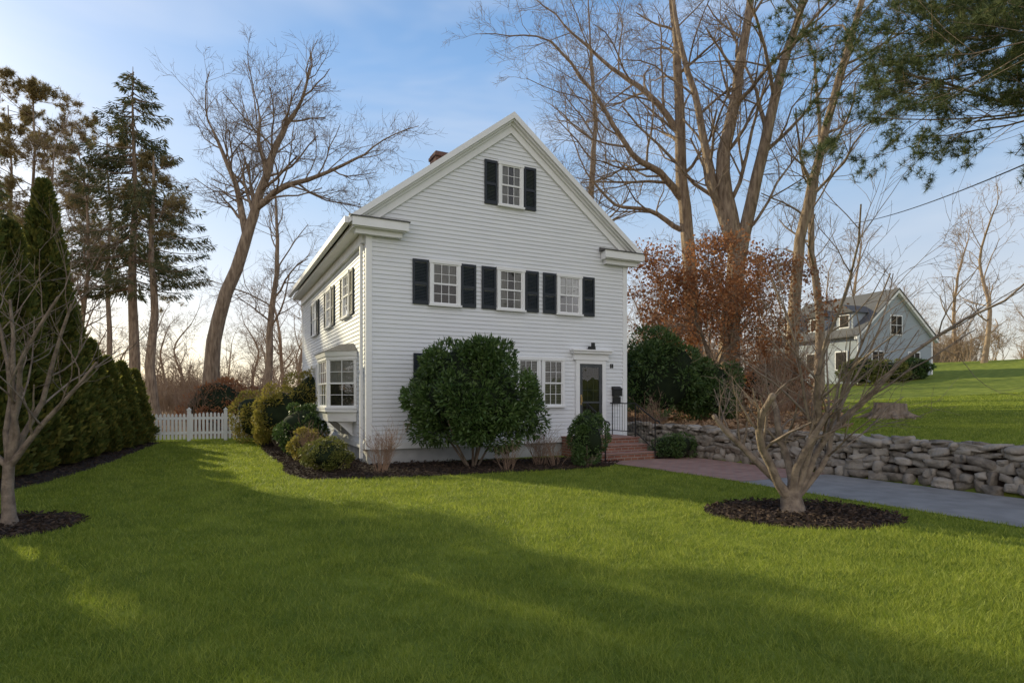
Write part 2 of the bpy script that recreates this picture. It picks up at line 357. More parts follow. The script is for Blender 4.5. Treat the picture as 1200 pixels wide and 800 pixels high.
mesh_obj('lawn_grass',V,np.arange(3*n).reshape(n,3),M['grass'],var=np.repeat(np.clip(rs.uniform(0,1,n)**2*1.05+.15*clump+.12*cl2-.05,0,1),3))
print('grass',n)
# ------------------------------------------------------------------ MAIN HOUSE
house=empty('white_clapboard_house',(HX,HY,0),ANG)
Wd=7.48; Dp=11.0; RZ=8.95; SL=.774; CX=3.74
FRONT=((0,0),(1,0),(0,-1)); LEFT=((0,0),(0,1),(-1,0)); RIGHT=((Wd,0),(0,1),(1,0))
core=Part('wall_core',M['siding'],house)
core.prism([(0,.42),(Wd,.42),(Wd,RZ-.2-SL*CX),(CX,RZ-.2),(0,RZ-.2-SL*CX)],0,Dp); core.done()
sid=Part('clapboard_siding',M['siding'],house); st=.105
z=.40
while z<RZ-.35:
    z1=z+st
    def lim(zz): return max(.10,CX-(RZ-.3-zz)/SL)
    a0,a1=lim(z),lim(z1)
    if CX-a1<.05: break
    sid.quad((a0,-.024,z),(Wd-a0,-.024,z),(Wd-a1,-.006,z1),(a1,-.006,z1))
    sid.quad((a0,-.024,z),(Wd-a0,-.024,z),(Wd-a0,-.004,z),(a0,-.004,z))
    if z<5.35:
        for xo,sg in ((0,-1),(Wd,1)):
            sid.quad((xo+sg*.024,.1,z),(xo+sg*.024,Dp-.1,z),(xo+sg*.006,Dp-.1,z1),(xo+sg*.006,.1,z1))
            sid.quad((xo+sg*.024,.1,z),(xo+sg*.024,Dp-.1,z),(xo+sg*.004,Dp-.1,z),(xo+sg*.004,.1,z))
    z=z1
sid.done()
fd=Part('foundation',M['found'],house); fd.box(.03,Wd-.03,.03,Dp-.03,-.1,.40); fd.done()
tr=Part('white_trim',M['trim'],house)
for xx in (-.032,Wd-.11):
    tr.box(xx,xx+.142,-.036,.115,.37,5.5)
    tr.box(xx,xx+.142,Dp-.115,Dp+.036,.37,5.5)
tr.box(.1,Wd-.1,-.034,-.001,.36,.50)
tr.box(-.034,-.001,.115,Dp-.115,.36,.50)
def rz(t): return RZ-SL*abs(t-CX)
def rake(depth0,depth1,y0,y1,e=.40):
    for sg in (-1,1):
        te=CX+sg*(CX+e)
        tr.prism([(te,rz(te)-depth0),(CX,RZ-depth0),(CX,RZ-depth1),(te,rz(te)-depth1)] ,y0,y1)
rake(-.012,.15,-.26,-.215,.46); rake(.064,.20,-.20,-.004,.41); rake(.2,.47,-.07,-.003,.02); rake(.2,.27,-.12,-.071,.3)
for sg in (0,1):
    def X(a,bb):
        return (a,bb) if sg==0 else (Wd-bb,Wd-a)
    x0,x1=X(-.38,-.003); tr.box(x0,x1,-.19,Dp+.18,5.46,5.56)
    x0,x1=X(-.10,-.003); tr.box(x0,x1,.12,Dp-.12,5.22,5.458)
    x0,x1=X(-.40,.92); tr.box(x0,x1,-.32,-.27,5.50,5.70)
    x0,x1=X(-.36,.88); tr.box(x0,x1,-.269,-.037,5.48,5.69)
    x0,x1=X(-.30,.80); tr.box(x0,x1,-.17,-.038,5.36,5.478)
tr.done()
gut=Part('gutter',M['trim'],house)
gut.box(-.55,-.43,-.2,Dp+.2,5.56,5.70); gut.box(Wd+.43,Wd+.55,-.2,Dp+.2,5.56,5.70)
gut.box(-.115,-.045,.22,.28,.15,5.2); gut.done()
ret=Part('return_caps',M['roof'],house)
for sg in (0,1):
    a,c=(-.43,.95) if sg==0 else (Wd-.95,Wd+.43)
    ret.hexa([(a,-.35,5.702),(c,-.35,5.702),(c,-.05,5.702),(a,-.05,5.702),(a,-.35,5.72),(c,-.35,5.72),(c,-.05,5.82),(a,-.05,5.82)])
ret.done()
rf=Part('roof',M['roof'],house)
for sg in (-1,1):
    te=CX+sg*(CX+.45)
    rf.prism([(te,rz(te)),(CX,RZ),(CX,RZ-.06),(te,rz(te)-.06)],-.212,Dp+.22)
rf.done()
ch=Part('brick_chimney',M['brickc'],house); ch.box(3.45,4.0,5.0,5.6,8.2,9.68); ch.box(3.41,4.04,4.96,5.64,9.68,9.78); ch.box(3.45,4.0,5.0,5.6,9.78,9.85); ch.done()
# windows
wf=Part('window_frames',M['trim'],house); wg=Part('window_glass',M['glass'],house); wd=Part('window_interiors',M['dark'],house); wc=Part('window_curtains',M['curtain'],house)
shp=Part('shutters',M['shutter'],house)
def window(fr,a0,a1,z0,z1,cols=3,rows=2,shut=0,curt='shade',cas=.075,sill=True):
    o=.024
    wf.fbox(fr,a0,a0+cas,o-.02,.075,z0,z1); wf.fbox(fr,a1-cas,a1,o-.02,.075,z0,z1)
    wf.fbox(fr,a0-.02,a1+.02,o-.02,.085,z1,z1+.08)
    wf.fbox(fr,a0-.03,a1+.03,o-.02,.11,z0-.05,z0)
    i0,i1=a0+cas,a1-cas; zm=(z0+z1)/2; s=.032
    for (b0,b1,out_) in ((z0,zm+.02,.050),(zm-.02,z1,.062)):
        wf.fbox(fr,i0,i0+s,out_-.02,out_,b0,b1); wf.fbox(fr,i1-s,i1,out_-.02,out_,b0,b1)
        wf.fbox(fr,i0+s,i1-s,out_-.02,out_,b0,b0+s+.01); wf.fbox(fr,i0+s,i1-s,out_-.02,out_,b1-s,b1)
        for c in range(1,cols):
            x=i0+s+(i1-i0-2*s)*c/cols; wf.fbox(fr,x-.007,x+.007,out_-.014,out_-.003,b0+s,b1-s)
        for r in range(1,rows):
            zz=b0+s+(b1-b0-2*s)*r/rows; wf.fbox(fr,i0+s,i1-s,out_-.013,out_-.004,zz-.007,zz+.007)
    O,A,B=fr
    def P(a,bb,z): return (O[0]+a*A[0]+bb*B[0],O[1]+a*A[1]+bb*B[1],z)
    wg.quad(P(i0+.01,.0385,z0+.01),P(i1-.01,.0385,z0+.01),P(i1-.01,.0385,z1-.01),P(i0+.01,.0385,z1-.01))
    wd.quad(P(i0,.026,z0),P(i1,.026,z0),P(i1,.026,z1),P(i0,.026,z1))
    if curt=='shade': wc.quad(P(i0+.04,.030,zm+.02),P(i1-.04,.030,zm+.02),P(i1-.04,.030,z1),P(i0+.04,.030,z1))
    elif curt=='drape':
        w=(i1-i0)*.3
        for q0,q1 in ((i0+.02,i0+.02+w),(i1-.02-w,i1-.02)):
            n=6
            for k in range(n):
                xa=q0+(q1-q0)*k/n; xb=q0+(q1-q0)*(k+1)/n; ba,bb2=(.028,.034) if k%2 else (.034,.028)
                wc.quad(P(xa,ba,z0),P(xb,bb2,z0),P(xb,bb2,z1),P(xa,ba,z1))
    elif curt=='blind':
        zz=z0+.05
        while zz<z1-.05:
            wc.quad(P(i0+.03,.034,zz),P(i1-.03,.034,zz),P(i1-.03,.028,zz+.03),P(i0+.03,.028,zz+.03)); zz+=.042
    if shut:
        for q0,q1 in ((a0-.03-shut,a0-.03),(a1+.03,a1+.03+shut)): shutter(fr,q0,q1,z0-.03,z1+.06)
def shutter(fr,q0,q1,z0,z1):
    b0=.026
    for e0,e1 in ((q0,q0+.055),(q1-.055,q1)): shp.fbox(fr,e0,e1,b0,b0+.035,z0,z1)
    zm=z0+(z1-z0)*.46
    for e0,e1 in ((z0,z0+.09),(zm-.035,zm+.035),(z1-.07,z1)): shp.fbox(fr,q0+.055,q1-.055,b0,b0+.034,e0,e1)
    for e0,e1 in ((z0+.09,zm-.035),(zm+.035,z1-.07)):
        zz=e0+.006
        O,A,B=fr
        def P(a,bb,z): return (O[0]+a*A[0]+bb*B[0],O[1]+a*A[1]+bb*B[1],z)
        while zz<e1-.02:
            shp.quad(P(q0+.055,b0+.026,zz),P(q1-.055,b0+.026,zz),P(q1-.055,b0+.004,zz+.034),P(q0+.055,b0+.004,zz+.034)); zz+=.036
for c in (1.92,3.74,5.54): window(FRONT,c-.40,c+.40,3.88,4.88,shut=.40,curt='shade' if c!=3.74 else 'drape')
window(FRONT,3.38,4.10,6.58,7.62,shut=.36,curt='drape')
window(FRONT,1.52,2.32,1.40,2.60,shut=.38,curt='drape')
window(FRONT,3.90,4.62,1.36,2.58,curt='blind'); window(FRONT,4.66,5.38,1.36,2.58,curt='blind')
for c in (2.2,4.85,7.7): window(LEFT,c-.42,c+.42,3.75,4.83,shut=.40,curt='shade')
window(LEFT,4.9,5.7,1.35,2.6,curt='drape'); window(LEFT,7.2,8.0,1.35,2.6,curt='drape'); window(LEFT,9.2,9.9,1.35,2.6,curt='drape')
window(RIGHT,1.4,2.2,3.75,4.83,curt='shade'); window(RIGHT,5,5.8,3.75,4.83,curt='shade'); window(RIGHT,3.4,4.2,1.4,2.6,curt='shade')
# bay window
bp_=[(1.0,.03),(1.6,.64),(3.0,.64),(3.6,.03)]
bay=Part('bay_window_panels',M['trim'],house); bayr=Part('bay_window_roof',M['roof'],house)
def ring_prism(part,poly,z0,z1,grow0=0,grow1=0):
    b_=len(part.V); n=len(poly); cx=sum(p[0] for p in poly)/n
    def g(p,e): return (-(p[1]+e if p[1]>.1 else p[1]),p[0]+(e if p[0]>cx else -e))
    part.V+=[(*g(p,grow0),z0) for p in poly]+[(*g(p,grow1),z1) for p in poly]
    part.F.append(tuple(range(b_,b_+n))); part.F.append(tuple(range(b_+n,b_+2*n)))
    for i in range(n): j=(i+1)%n; part.F.append((b_+i,b_+j,b_+n+j,b_+n+i))
ring_prism(bay,bp_,.98,1.22,-.03,0); ring_prism(bay,bp_,1.22,1.28,.05,.05); ring_prism(bay,bp_,2.62,2.74,.05,.08)
ring_prism(bayr,bp_,2.742,2.96,.10,-.36); bayr.done(); bay.done()
for (p,q,cols) in ((bp_[0],bp_[1],2),(bp_[1],bp_[2],4),(bp_[2],bp_[3],2)):
    ax,ay=-p[1],p[0]; bx,by=-q[1],q[0]; l=math.hypot(bx-ax,by-ay); A=((bx-ax)/l,(by-ay)/l); B=(-A[1],A[0])
    fr=((ax-B[0]*.06,ay-B[1]*.06),A,B)
    window(fr,.0,l,1.34,2.54,cols=cols,rows=2,curt='shade' if cols==2 else 'none',cas=.05)
for s_ in (1.5,3.1):
    wf.prism([(-.42,.975),(-.03,.975),(-.03,.60)],s_-.04,s_+.04)
# door
wf.box(5.74,5.86,-.08,-.003,.52,2.62); wf.box(6.62,6.74,-.08,-.003,.52,2.62); wf.box(5.86,6.62,-.078,-.003,2.52,2.62)
wf.box(5.66,6.82,-.10,-.003,2.622,2.80); wf.box(5.60,6.88,-.17,-.003,2.80,2.87); wf.box(5.56,6.92,-.21,-.003,2.87,2.91)
dr=Part('storm_door',M['door'],house)
dr.box(5.862,5.96,-.06,-.03,.53,2.517); dr.box(6.52,6.618,-.06,-.03,.53,2.517); dr.box(5.96,6.52,-.059,-.031,.53,.78); dr.box(5.96,6.52,-.059,-.031,2.42,2.517); dr.box(5.96,6.52,-.058,-.032,1.42,1.47)
for k in (1,2): dr.box(5.96+.56*k/3-.01,5.96+.56*k/3+.01,-.035,-.028,1.5,2.4)
for k in (1,2): dr.box(5.97,6.51,-.034,-.0285,1.47+.95*k/3-.01,1.47+.95*k/3+.01)
dr.done()
wg.quad((5.96,-.045,.78),(6.52,-.045,.78),(6.52,-.045,2.42),(5.96,-.045,2.42)); wd.quad((5.87,-.026,.55),(6.61,-.026,.55),(6.61,-.026,2.5),(5.87,-.026,2.5))
hb=Part('door_handle',M['brass'],house); hb.box(5.89,5.93,-.10,-.061,1.45,1.60); hb.box(5.885,5.935,-.065,-.0605,1.38,1.66); hb.done()
for p in (wf,wg,wd,wc,shp): p.done()
mb=Part('wall_mailbox',M['iron'],house); mb.box(6.98,7.26,-.14,-.026,1.62,1.80); mb.hexa([(6.97,-.16,1.80),(7.27,-.16,1.80),(7.27,-.026,1.80),(6.97,-.026,1.80),(6.97,-.15,1.82),(7.27,-.15,1.82),(7.27,-.026,1.90),(6.97,-.026,1.90)]); mb.box(7.0,7.24,-.10,-.026,1.42,1.60); mb.done()
num=Part('house_number',M['iron'],house)
num.box(6.92,6.95,-.035,-.025,2.42,2.54); num.box(6.97,7.02,-.035,-.025,2.42,2.54)
num.done()
l2=Part('door_lantern',M['iron'],house); l2.box(6.16,6.30,-.20,-.03,2.93,3.0); l2.box(6.19,6.27,-.22,-.14,3.0,3.10); l2.box(6.12,6.34,-.16,-.02,2.915,2.935); l2.done()
# brick steps
stp=Part('brick_steps',M['brickv'],house)
stp.box(5.3,7.0,-1.2,-.03,0,.50); stp.box(5.3,7.0,-1.55,-1.2005,0,.34); stp.box(5.3,7.0,-1.9,-1.5505,0,.17); stp.done()
cap=Part('step_treads',M['brickp'],house); cap.box(5.27,7.03,-1.23,-.035,.5005,.53); cap.box(5.27,7.03,-1.58,-1.232,.3405,.365); cap.box(5.27,7.03,-1.93,-1.582,.1705,.195); cap.done()
rl=Tubes()
for xx in (5.38,6.93):
    if xx>6:
        rl.add([(xx,-.12,.53),(xx,-.12,1.42)],[.014,.014],6)
        rl.add([(xx,-.03,1.42),(xx,-.6,1.42),(xx,-1.15,1.42)],[.018]*3,6); rl.add([(xx,-.03,.66),(xx,-1.15,.66)],[.012]*2,6)
        for k in range(1,9):
            yy=-.12-k*.114; rl.add([(xx,yy,.66),(xx,yy,1.41)],[.006]*2,4)
    rl.add([(xx,-1.15,.53),(xx,-1.15,1.42)],[.016]*2,6); rl.add([(xx,-1.95,.0),(xx,-1.95,.98)],[.016]*2,6)
    rl.add([(xx,-1.15,1.42),(xx,-1.95,1.0),(xx,-2.08,.98),(xx,-2.13,.92)],[.018]*4,6)
    rl.add([(xx,-1.15,.66),(xx,-1.95,.22)],[.012]*2,6)
    for k in range(1,7):
        f=k/7; yy=-1.15-.8*f; rl.add([(xx,yy,.66-.44*f),(xx,yy,1.41-.42*f)],[.006]*2,4)
rl.obj('iron_railing',M['iron'],house)
# ------------------------------------------------------------------ fieldstone wall
import bmesh
bm=bmesh.new(); bmesh.ops.create_cube(bm,size=1); bmesh.ops.subdivide_edges(bm,edges=bm.edges[:],cuts=3,use_grid_fill=True)
bm.verts.ensure_lookup_table(); CB=np.array([v.co[:] for v in bm.verts]); CF=np.array([[v.index for v in f.verts] for f in bm.faces]); bm.free()
rs=np.random.default_rng(5); VV=[];FF=[];vr=[];off=0
sph=unit(CB)*.62
def stone(c,size,rs):
    global off
    k=rs.uniform(.2,.6); p=CB*(1-k)+sph*k
    f=rs.normal(size=(3,3))*3.2; ph=rs.uniform(0,6,3)
    p=p+.10*np.stack([np.sin(p@f[i]+ph[i]) for i in range(3)],1)+rs.normal(0,.02,p.shape)
    p=p*np.array(size)
    a=rs.normal(0,.16); R=np.array([[1,0,0],[0,math.cos(a),-math.sin(a)],[0,math.sin(a),math.cos(a)]]); p=p@R.T
    a=rs.normal(0,.2); R=np.array([[math.cos(a),-math.sin(a),0],[math.sin(a),math.cos(a),0],[0,0,1]]); p=p@R.T
    p=p+np.array(c); VV.append(p); FF.append(CF+off); off+=len(p); vr.append(np.full(len(p),rs.uniform(0,1)**1.3))
z=0.0
rows=[.18,.15,.13,.12,.11,.09]
for ri,hh in enumerate(rows):
    s_=-22.0
    while s_<.9:
        w_=rs.uniform(.10,.22) if rs.random()<.5 else rs.uniform(.22,.42); h_=hh*rs.uniform(.7,1.5)
        stone((8.30+ri*.018+rs.normal(0,.03),s_+w_/2,z+hh/2+rs.normal(0,.022)),(.30,w_*1.06,h_*1.06),rs)
        if ri>=4: stone((8.55+rs.normal(0,.03),s_+w_/2+.1,z+hh/2+.0),(.34,w_*1.05,h_*1.05),rs)
        s_+=w_
    z+=hh
for k in range(60): stone((8.42+rs.normal(0,.1),rs.uniform(-20,.8),.79),(rs.uniform(.15,.32),rs.uniform(.15,.36),rs.uniform(.06,.13)),rs)
for k in range(30):
    t_=rs.uniform(8.2,9.6); s2=rs.uniform(.6,3.5); xx,yy=HW(t_,s2); stone((t_,s2,G(xx,yy)+.05),(rs.uniform(.2,.5),rs.uniform(.2,.5),rs.uniform(.15,.35)),rs)
wall=mesh_obj('fieldstone_wall',np.concatenate(VV),np.concatenate(FF),M['stone'],var=np.concatenate(vr))
wall.location=(HX,HY,0); wall.rotation_euler=(0,0,ANG)
bk=Part('wall_rubble_core',M['mulch'],wall); bk.box(8.28,8.5,-22,.8,0,.58); bk.done()
# ------------------------------------------------------------------ picket fence
fence=empty('white_picket_fence',(-13.4,20.9,0),math.atan2(1.75,4.9))
fl=Part('pickets',M['trim'],fence); Lf=5.3
x=0
gate=(1.9,3.0)
while x<Lf-.1:
    g=gate[0]<x<gate[1]-.05
    h=1.0+(.0 if not g else .05*math.sin((x-gate[0])/(gate[1]-gate[0])*math.pi))
    fl.prism([(x,.07),(x+.075,.07),(x+.075,h-.05),(x+.0375,h),(x,h-.05)],-.012,.012); x+=.125
for zz in (.25,.78): fl.box(0,Lf,.0125,.05,zz,zz+.09)
for px_ in (-.05,gate[0]-.08,gate[1]+.02,Lf-.05):
    fl.box(px_-.055,px_+.055,-.05,.06,0,1.12); fl.box(px_-.075,px_+.075,-.07,.08,1.12,1.15)
    fl.prism([(px_-.055,1.15),(px_+.055,1.15),(px_,1.22)],-.05,.06)
fl.done()
# ------------------------------------------------------------------ shrubs
def shrub(name,c,r,n,Ll,Wl,m,seed,lumps=34,stems=True,cr=.74,outw=1.0):
    rs=np.random.default_rng(seed); g=G(c[0],c[1]); cz=g+r[2]*.98 if len(c)<3 else c[2]
    C=np.array([c[0],c[1],cz]); R=np.array(r)
    d=rs.normal(size=(lumps,3)); d=unit(d); d=d[d[:,2]>-.8]; k=len(d)
    sc=C+d*R*rs.uniform(.62,.88,(k,1)); sr=rs.uniform(.2,.36,(k,1))
    i=rs.integers(0,k,n); dd=unit(rs.normal(size=(n,3))+d[i]*.8)
    P=sc[i]+dd*R*sr[i]*rs.uniform(.75,1.1,(n,1))
    nm=np.linalg.norm((P-C)/R,axis=1); kp=(nm>.6)&(P[:,2]>g+.05); P=P[kp]; dd=dd[kp]
    V,F=leaves(P,Ll,Wl,rs,dirs=dd*outw+np.array([0,0,.15]),rand=.55)
    o=mesh_obj(name,V,F,m,var=np.repeat(rs.uniform(0,1,len(P))**2.5,4))
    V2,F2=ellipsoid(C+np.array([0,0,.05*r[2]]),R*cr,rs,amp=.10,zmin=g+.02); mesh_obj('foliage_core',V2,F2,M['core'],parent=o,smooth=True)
    if stems:
        tb=Tubes(); rr=random.Random(seed)
        for k in range(9):
            a=rr.uniform(0,6.28); q=rr.uniform(.05,.3)
            tb.add([(c[0]+q*.4*r[0]*math.cos(a),c[1]+q*.4*r[1]*math.sin(a),g),(c[0]+q*1.6*r[0]*math.cos(a),c[1]+q*1.6*r[1]*math.sin(a),g+r[2]*.4),(c[0]+q*2.4*r[0]*math.cos(a),c[1]+q*2.4*r[1]*math.sin(a),g+r[2]*.8)],[.03,.025,.015],5)
        tb.obj('stems',M['bark'],o)
    return o
rh=shrub('rhododendron_bush',(-.90,13.62,1.55),(1.48,1.15,1.36),21000,.13,.045,M['leafd'],1,lumps=76,cr=.74)
shrub('evergreen_shrub',(1.75,13.75),(.45,.42,.62),5200,.07,.03,M['leafd'],2)
shrub('boxwood_bush',(-3.95,12.75),(.52,.5,.35),6500,.045,.025,M['leafb'],3,lumps=40,stems=False,cr=.84)
shrub('evergreen_shrub',(-5.75,16.3),(.68,.65,.72),5500,.08,.04,M['leafd'],4)
shrub('yellow_green_shrub',(-7.4,18.9),(.85,.8,.95),6000,.09,.04,M['leafy'],5)
shrub('yellow_green_shrub',(-7.2,20.9),(.9,.8,1.3),6000,.09,.04,M['leafy'],6)
shrub('yellow_green_shrub',(-8.7,20.6),(.9,.8,.95),5000,.09,.04,M['leafy'],7)
shrub('yellow_green_shrub',(-5.2,15.0),(.42,.42,.4),2500,.07,.035,M['leafy'],17)
shrub('low_evergreen_shrub',(4.25,15.6),(.6,.5,.32),3500,.06,.03,M['leafd'],8,stems=False)
shrub('rhododendron_bush',(5.3,21.2),(1.7,1.3,1.6),13000,.15,.055,M['leafd'],9,lumps=60,cr=.68)
shrub('rhododendron_bush',(7.1,21.8),(1.3,1.2,1.15),8000,.15,.055,M['leafd'],10,lumps=46,cr=.68)
shrub('foundation_shrub',(26.6,45.6),(1.6,1,1.1),3000,.2,.12,M['leafb'],12)
shrub('foundation_shrub',(29.3,46.2),(1.5,1,.9),3000,.2,.12,M['leafb'],13)
shrub('foundation_shrub',(31.8,47.0),(1.3,1,.8),3000,.2,.12,M['leafd'],14)
shrub('russet_shrub',(11.2,25.5),(1.5,1.2,1.2),5000,.12,.06,M['leafo'],15)
shrub('russet_shrub',(-13.3,27.0),(2.0,1.3,1.2),5000,.13,.07,M['leafo'],16)
# dry twiggy shrubs
def twiggy(name,c,h,r,seed,n=26,m='twig',rad=.006,maxl=2):
    rs=random.Random(seed); tb=Tubes(); g=G(c[0],c[1])
    for k in range(n):
        a=rs.uniform(0,6.28); q=rs.uniform(0,.15)
        d=Vector((math.cos(a)*rs.uniform(.1,1)*r/h,math.sin(a)*rs.uniform(.1,1)*r/h,1)).normalized()
        grow(tb,rs,Vector((c[0]+q*math.cos(a),c[1]+q*math.sin(a),g)),d,h*rs.uniform(.6,1),rad,0,maxl,(3,2,2),up=.03,wob=.09,spread=(.3,.7),minr=rad*.5)
    return tb.obj(name,M[m])
twiggy('dormant_hydrangea',(-2.75,12.6),.9,.45,1,n=44); twiggy('dormant_hydrangea',(.65,14.0),.8,.4,2,n=40); twiggy('dormant_hydrangea',(-4.75,14.1),.8,.35,3,n=30)
twiggy('dormant_hydrangea',(-.1,13.0),.55,.3,4,n=20); twiggy('dormant_hydrangea',(1.0,13.7),.5,.3,5,n=20)
twiggy('dormant_shrub',(4.4,18.6),1.2,.7,6,n=22,rad=.008)
for i,(x_,y_,h_) in enumerate([(9.5,22,2.2),(11,24,2.8),(8.2,18.5,1.3),(12.5,27,3.0),(9.8,19.5,1.1),(14.0,30,3.2),(10.3,26.5,2.8),(-10.5,25,2.2),(-14,26,2.2),(-17,25,2.4),(-19.5,27,3),(-12,28,2.4)]):
    twiggy('woodland_brush',(x_,y_),h_,h_*.6,40+i,n=26,rad=.013,maxl=3)
# ------------------------------------------------------------------ arborvitae
def arbor(name,x0,y0,h,r,n,seed):
    rs=np.random.default_rng(seed); n=int(n); f=rs.uniform(0,1,n)**1.35; a=rs.uniform(0,2*math.pi,n)
    prof=np.clip((1-f)**.72,0,1)*np.clip(.72+f*2.5,0,1)
    lump=1+.15*np.sin(a*5+f*9+seed)+.13*np.sin(a*9-f*23+seed*2)+.09*np.sin(f*40+a*3)
    R=r*prof*lump*rs.uniform(.72,1.08,n)
    P=np.stack([x0+R*np.cos(a),y0+R*np.sin(a),.05+f*h*.99],1)
    d=np.stack([np.cos(a)*.7,np.sin(a)*.7,np.full(n,.9)],1)
    V,F=leaves(P,.17,.08,rs,dirs=d,rand=.42)
    o=mesh_obj(name,V,F,M['arb'],var=np.repeat(rs.uniform(0,1,n)**2,4))
    k=12; V=[];Fc=[]
    for i in range(9):
        ff=i/8; pr=max(.01,(1-ff)**.72*min(1,.72+ff*2.5))*.62*r
        for j in range(k): V.append((x0+pr*math.cos(j*2*math.pi/k),y0+pr*math.sin(j*2*math.pi/k),.02+ff*h*.92))
    for i in range(8):
        for j in range(k): Fc.append((i*k+j,i*k+(j+1)%k,(i+1)*k+(j+1)%k,(i+1)*k+j))
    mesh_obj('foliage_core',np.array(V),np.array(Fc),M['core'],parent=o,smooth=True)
for i,(x_,y_,h_,r_) in enumerate([(-12.85,20.2,2.4,.55),(-12.5,19.0,2.6,.58),(-12.15,17.8,2.7,.6),(-11.8,16.6,3.1,.66),(-11.45,15.3,4.2,.74),(-10.95,13.9,6.6,.86),(-10.55,12.5,5.2,.78),(-10.3,11.3,6.3,.85),(-9.7,8.8,5.6,.85),(-9.5,7.0,3.4,.8),(-9.4,4.6,5.8,1.05),(-9.3,2.2,5.6,1.05)]):
    arbor('arborvitae',x_,y_,h_,r_,6000+2600*h_ if i<9 else 7000,60+i)
# ------------------------------------------------------------------ big bare trees
def put(name,tb,m='bark'): return tb.obj(name,M[m])
Y=26
put('large_bare_tree',stem_tree('t2',[
 ([(9.6,Y,.5),(9.5,Y,4),(9.8,Y,7.8),(9.3,Y+.3,11.5),(10,Y+.5,15.2),(10.6,Y+.6,18.9),(11,Y+.8,22.3)],.50,.10),
 ([(9.7,Y,6.6),(10.6,Y-.3,11.2),(11.6,Y-.5,15.6),(12.6,Y-.8,19.3),(13.2,Y-1,23)],.30,.07),
 ([(9.6,Y,8.2),(8.9,Y+.4,11.1),(8.4,Y+.8,14.5),(7.6,Y+1.2,18.2),(7.2,Y+1.5,22)],.24,.06)],21,nlimb=12,limbL=5,start=.4),'barkw')
Y=28.5
put('large_bare_tree',stem_tree('t1',[
 ([(8.95,Y,.5),(8.8,Y,3.5),(8.5,Y,8.2),(8.05,Y,13),(8.0,Y,16.7),(7.7,Y,20.3),(7.3,Y,24)],.42,.10),
 ([(8.2,Y,11),(7.0,Y-.4,12.2),(5.6,Y-.8,12.9),(3.8,Y-1,15.6),(1.8,Y-1.2,17.9)],.20,.05),
 ([(8.05,Y,14.2),(6.6,Y+.5,16.4),(4.9,Y+1,17.9),(2.6,Y+1.4,20.3)],.17,.05),
 ([(8.1,Y,9.6),(6.6,Y+.2,10.6),(5.0,Y+.3,10.9),(3.6,Y+.2,12.4)],.13,.04)],22,nlimb=12,limbL=4.6,start=.45),'barkw')
Y=27
put('leaning_bare_tree',stem_tree('t3',[([(12.6,Y,.8),(12.75,Y,4),(13,Y,7.9),(13.6,Y,11.1),(14.6,Y,15),(15.9,Y,19.6),(17,Y,23.5)],.31,.09)],23,nlimb=13,limbL=4.0,start=.45),'barkw')
put('bare_tree',stem_tree('t4',[([(17.5,34,1),(17.6,34,6),(17.1,34,11),(17.6,34,16),(17.3,34,21)],.28,.06)],24,nlimb=14,limbL=4.5,start=.35))
put('bare_tree',stem_tree('t5',[([(5.6,38,0),(5.5,38,7),(5.0,38,13),(5.3,38,19),(5,38,24)],.35,.07)],25,nlimb=16,limbL=5.5,start=.35))
Y=30
put('large_bare_tree',stem_tree('l1',[
 ([(-15.3,Y,0),(-15.05,Y,4.4),(-13.6,Y,9.0),(-12.9,Y,11.3),(-11.9,Y,14.3),(-10.9,Y,16.0)],.40,.10),
 ([(-13.0,Y,11.0),(-11.4,Y-.4,12.0),(-9.6,Y-.8,12.4),(-7.2,Y-1,13.4)],.19,.05),
 ([(-13.4,Y,9.7),(-14.2,Y+.4,12.6),(-15.4,Y+.6,15.3)],.2,.06),
 ([(-12.4,Y,12.8),(-12.9,Y+.4,14.6),(-13.0,Y+.6,16.0)],.14,.05)],26,nlimb=11,limbL=3.8,start=.5),'barkw')
put('bare_tree',stem_tree('l2',[([(-16.5,40,0),(-16.3,40,6),(-15.8,40,11),(-15.9,40,15)],.28,.06)],27,nlimb=14,limbL=4,start=.3),'barkw')
put('bare_tree',stem_tree('l3',[([(-10.5,38,0),(-10.3,38,4),(-9.4,38,7.5),(-9.2,38,11)],.24,.06)],28,nlimb=13,limbL=3.6,start=.25),'barkw')
put('bare_tree',stem_tree('l4',[([(-31,43,0),(-31.2,43,6),(-30.6,43,12),(-31,43,18)],.25,.05)],29,nlimb=14,limbL=4.2,start=.3),'barkw')
put('bare_tree',stem_tree('l5',[([(-37,48,0),(-36.7,48,7),(-37.3,48,14),(-37,48,21)],.30,.05)],30,nlimb=15,limbL=5,start=.3),'barkw')
# oak with clinging leaves
tips=[]
tb=stem_tree('oak',[([(8.0,23.6,.4),(7.9,23.5,2.6),(7.3,23.3,4.6),(7.0,23.2,6.2)],.11,.04),([(7.9,23.5,2.2),(8.8,23.4,3.9),(10.0,23.3,5.2)],.07,.03)],31,nlimb=16,limbL=2.8,start=.3,maxl=3,up=.0,tips=tips)
oak=put('oak_tree_with_brown_leaves',tb)
rs=np.random.default_rng(3); tp=np.array([tuple(a[0]) for a in tips]); tp=tp[(tp[:,2]>2.4)&(tp[:,2]<7.5)]
sel=rs.choice(len(tp),min(1700,len(tp)),replace=False); P=np.repeat(tp[sel],9,axis=0)+rs.normal(0,.16,(len(sel)*9,3))
V,F=leaves(P,.14,.085,rs,dirs=np.array([[0,0,-.6]]),rand=.8); mesh_obj('leaves',V,F,M['leafo'],parent=oak,var=np.repeat(rs.uniform(0,1,len(P))**1.5,4))
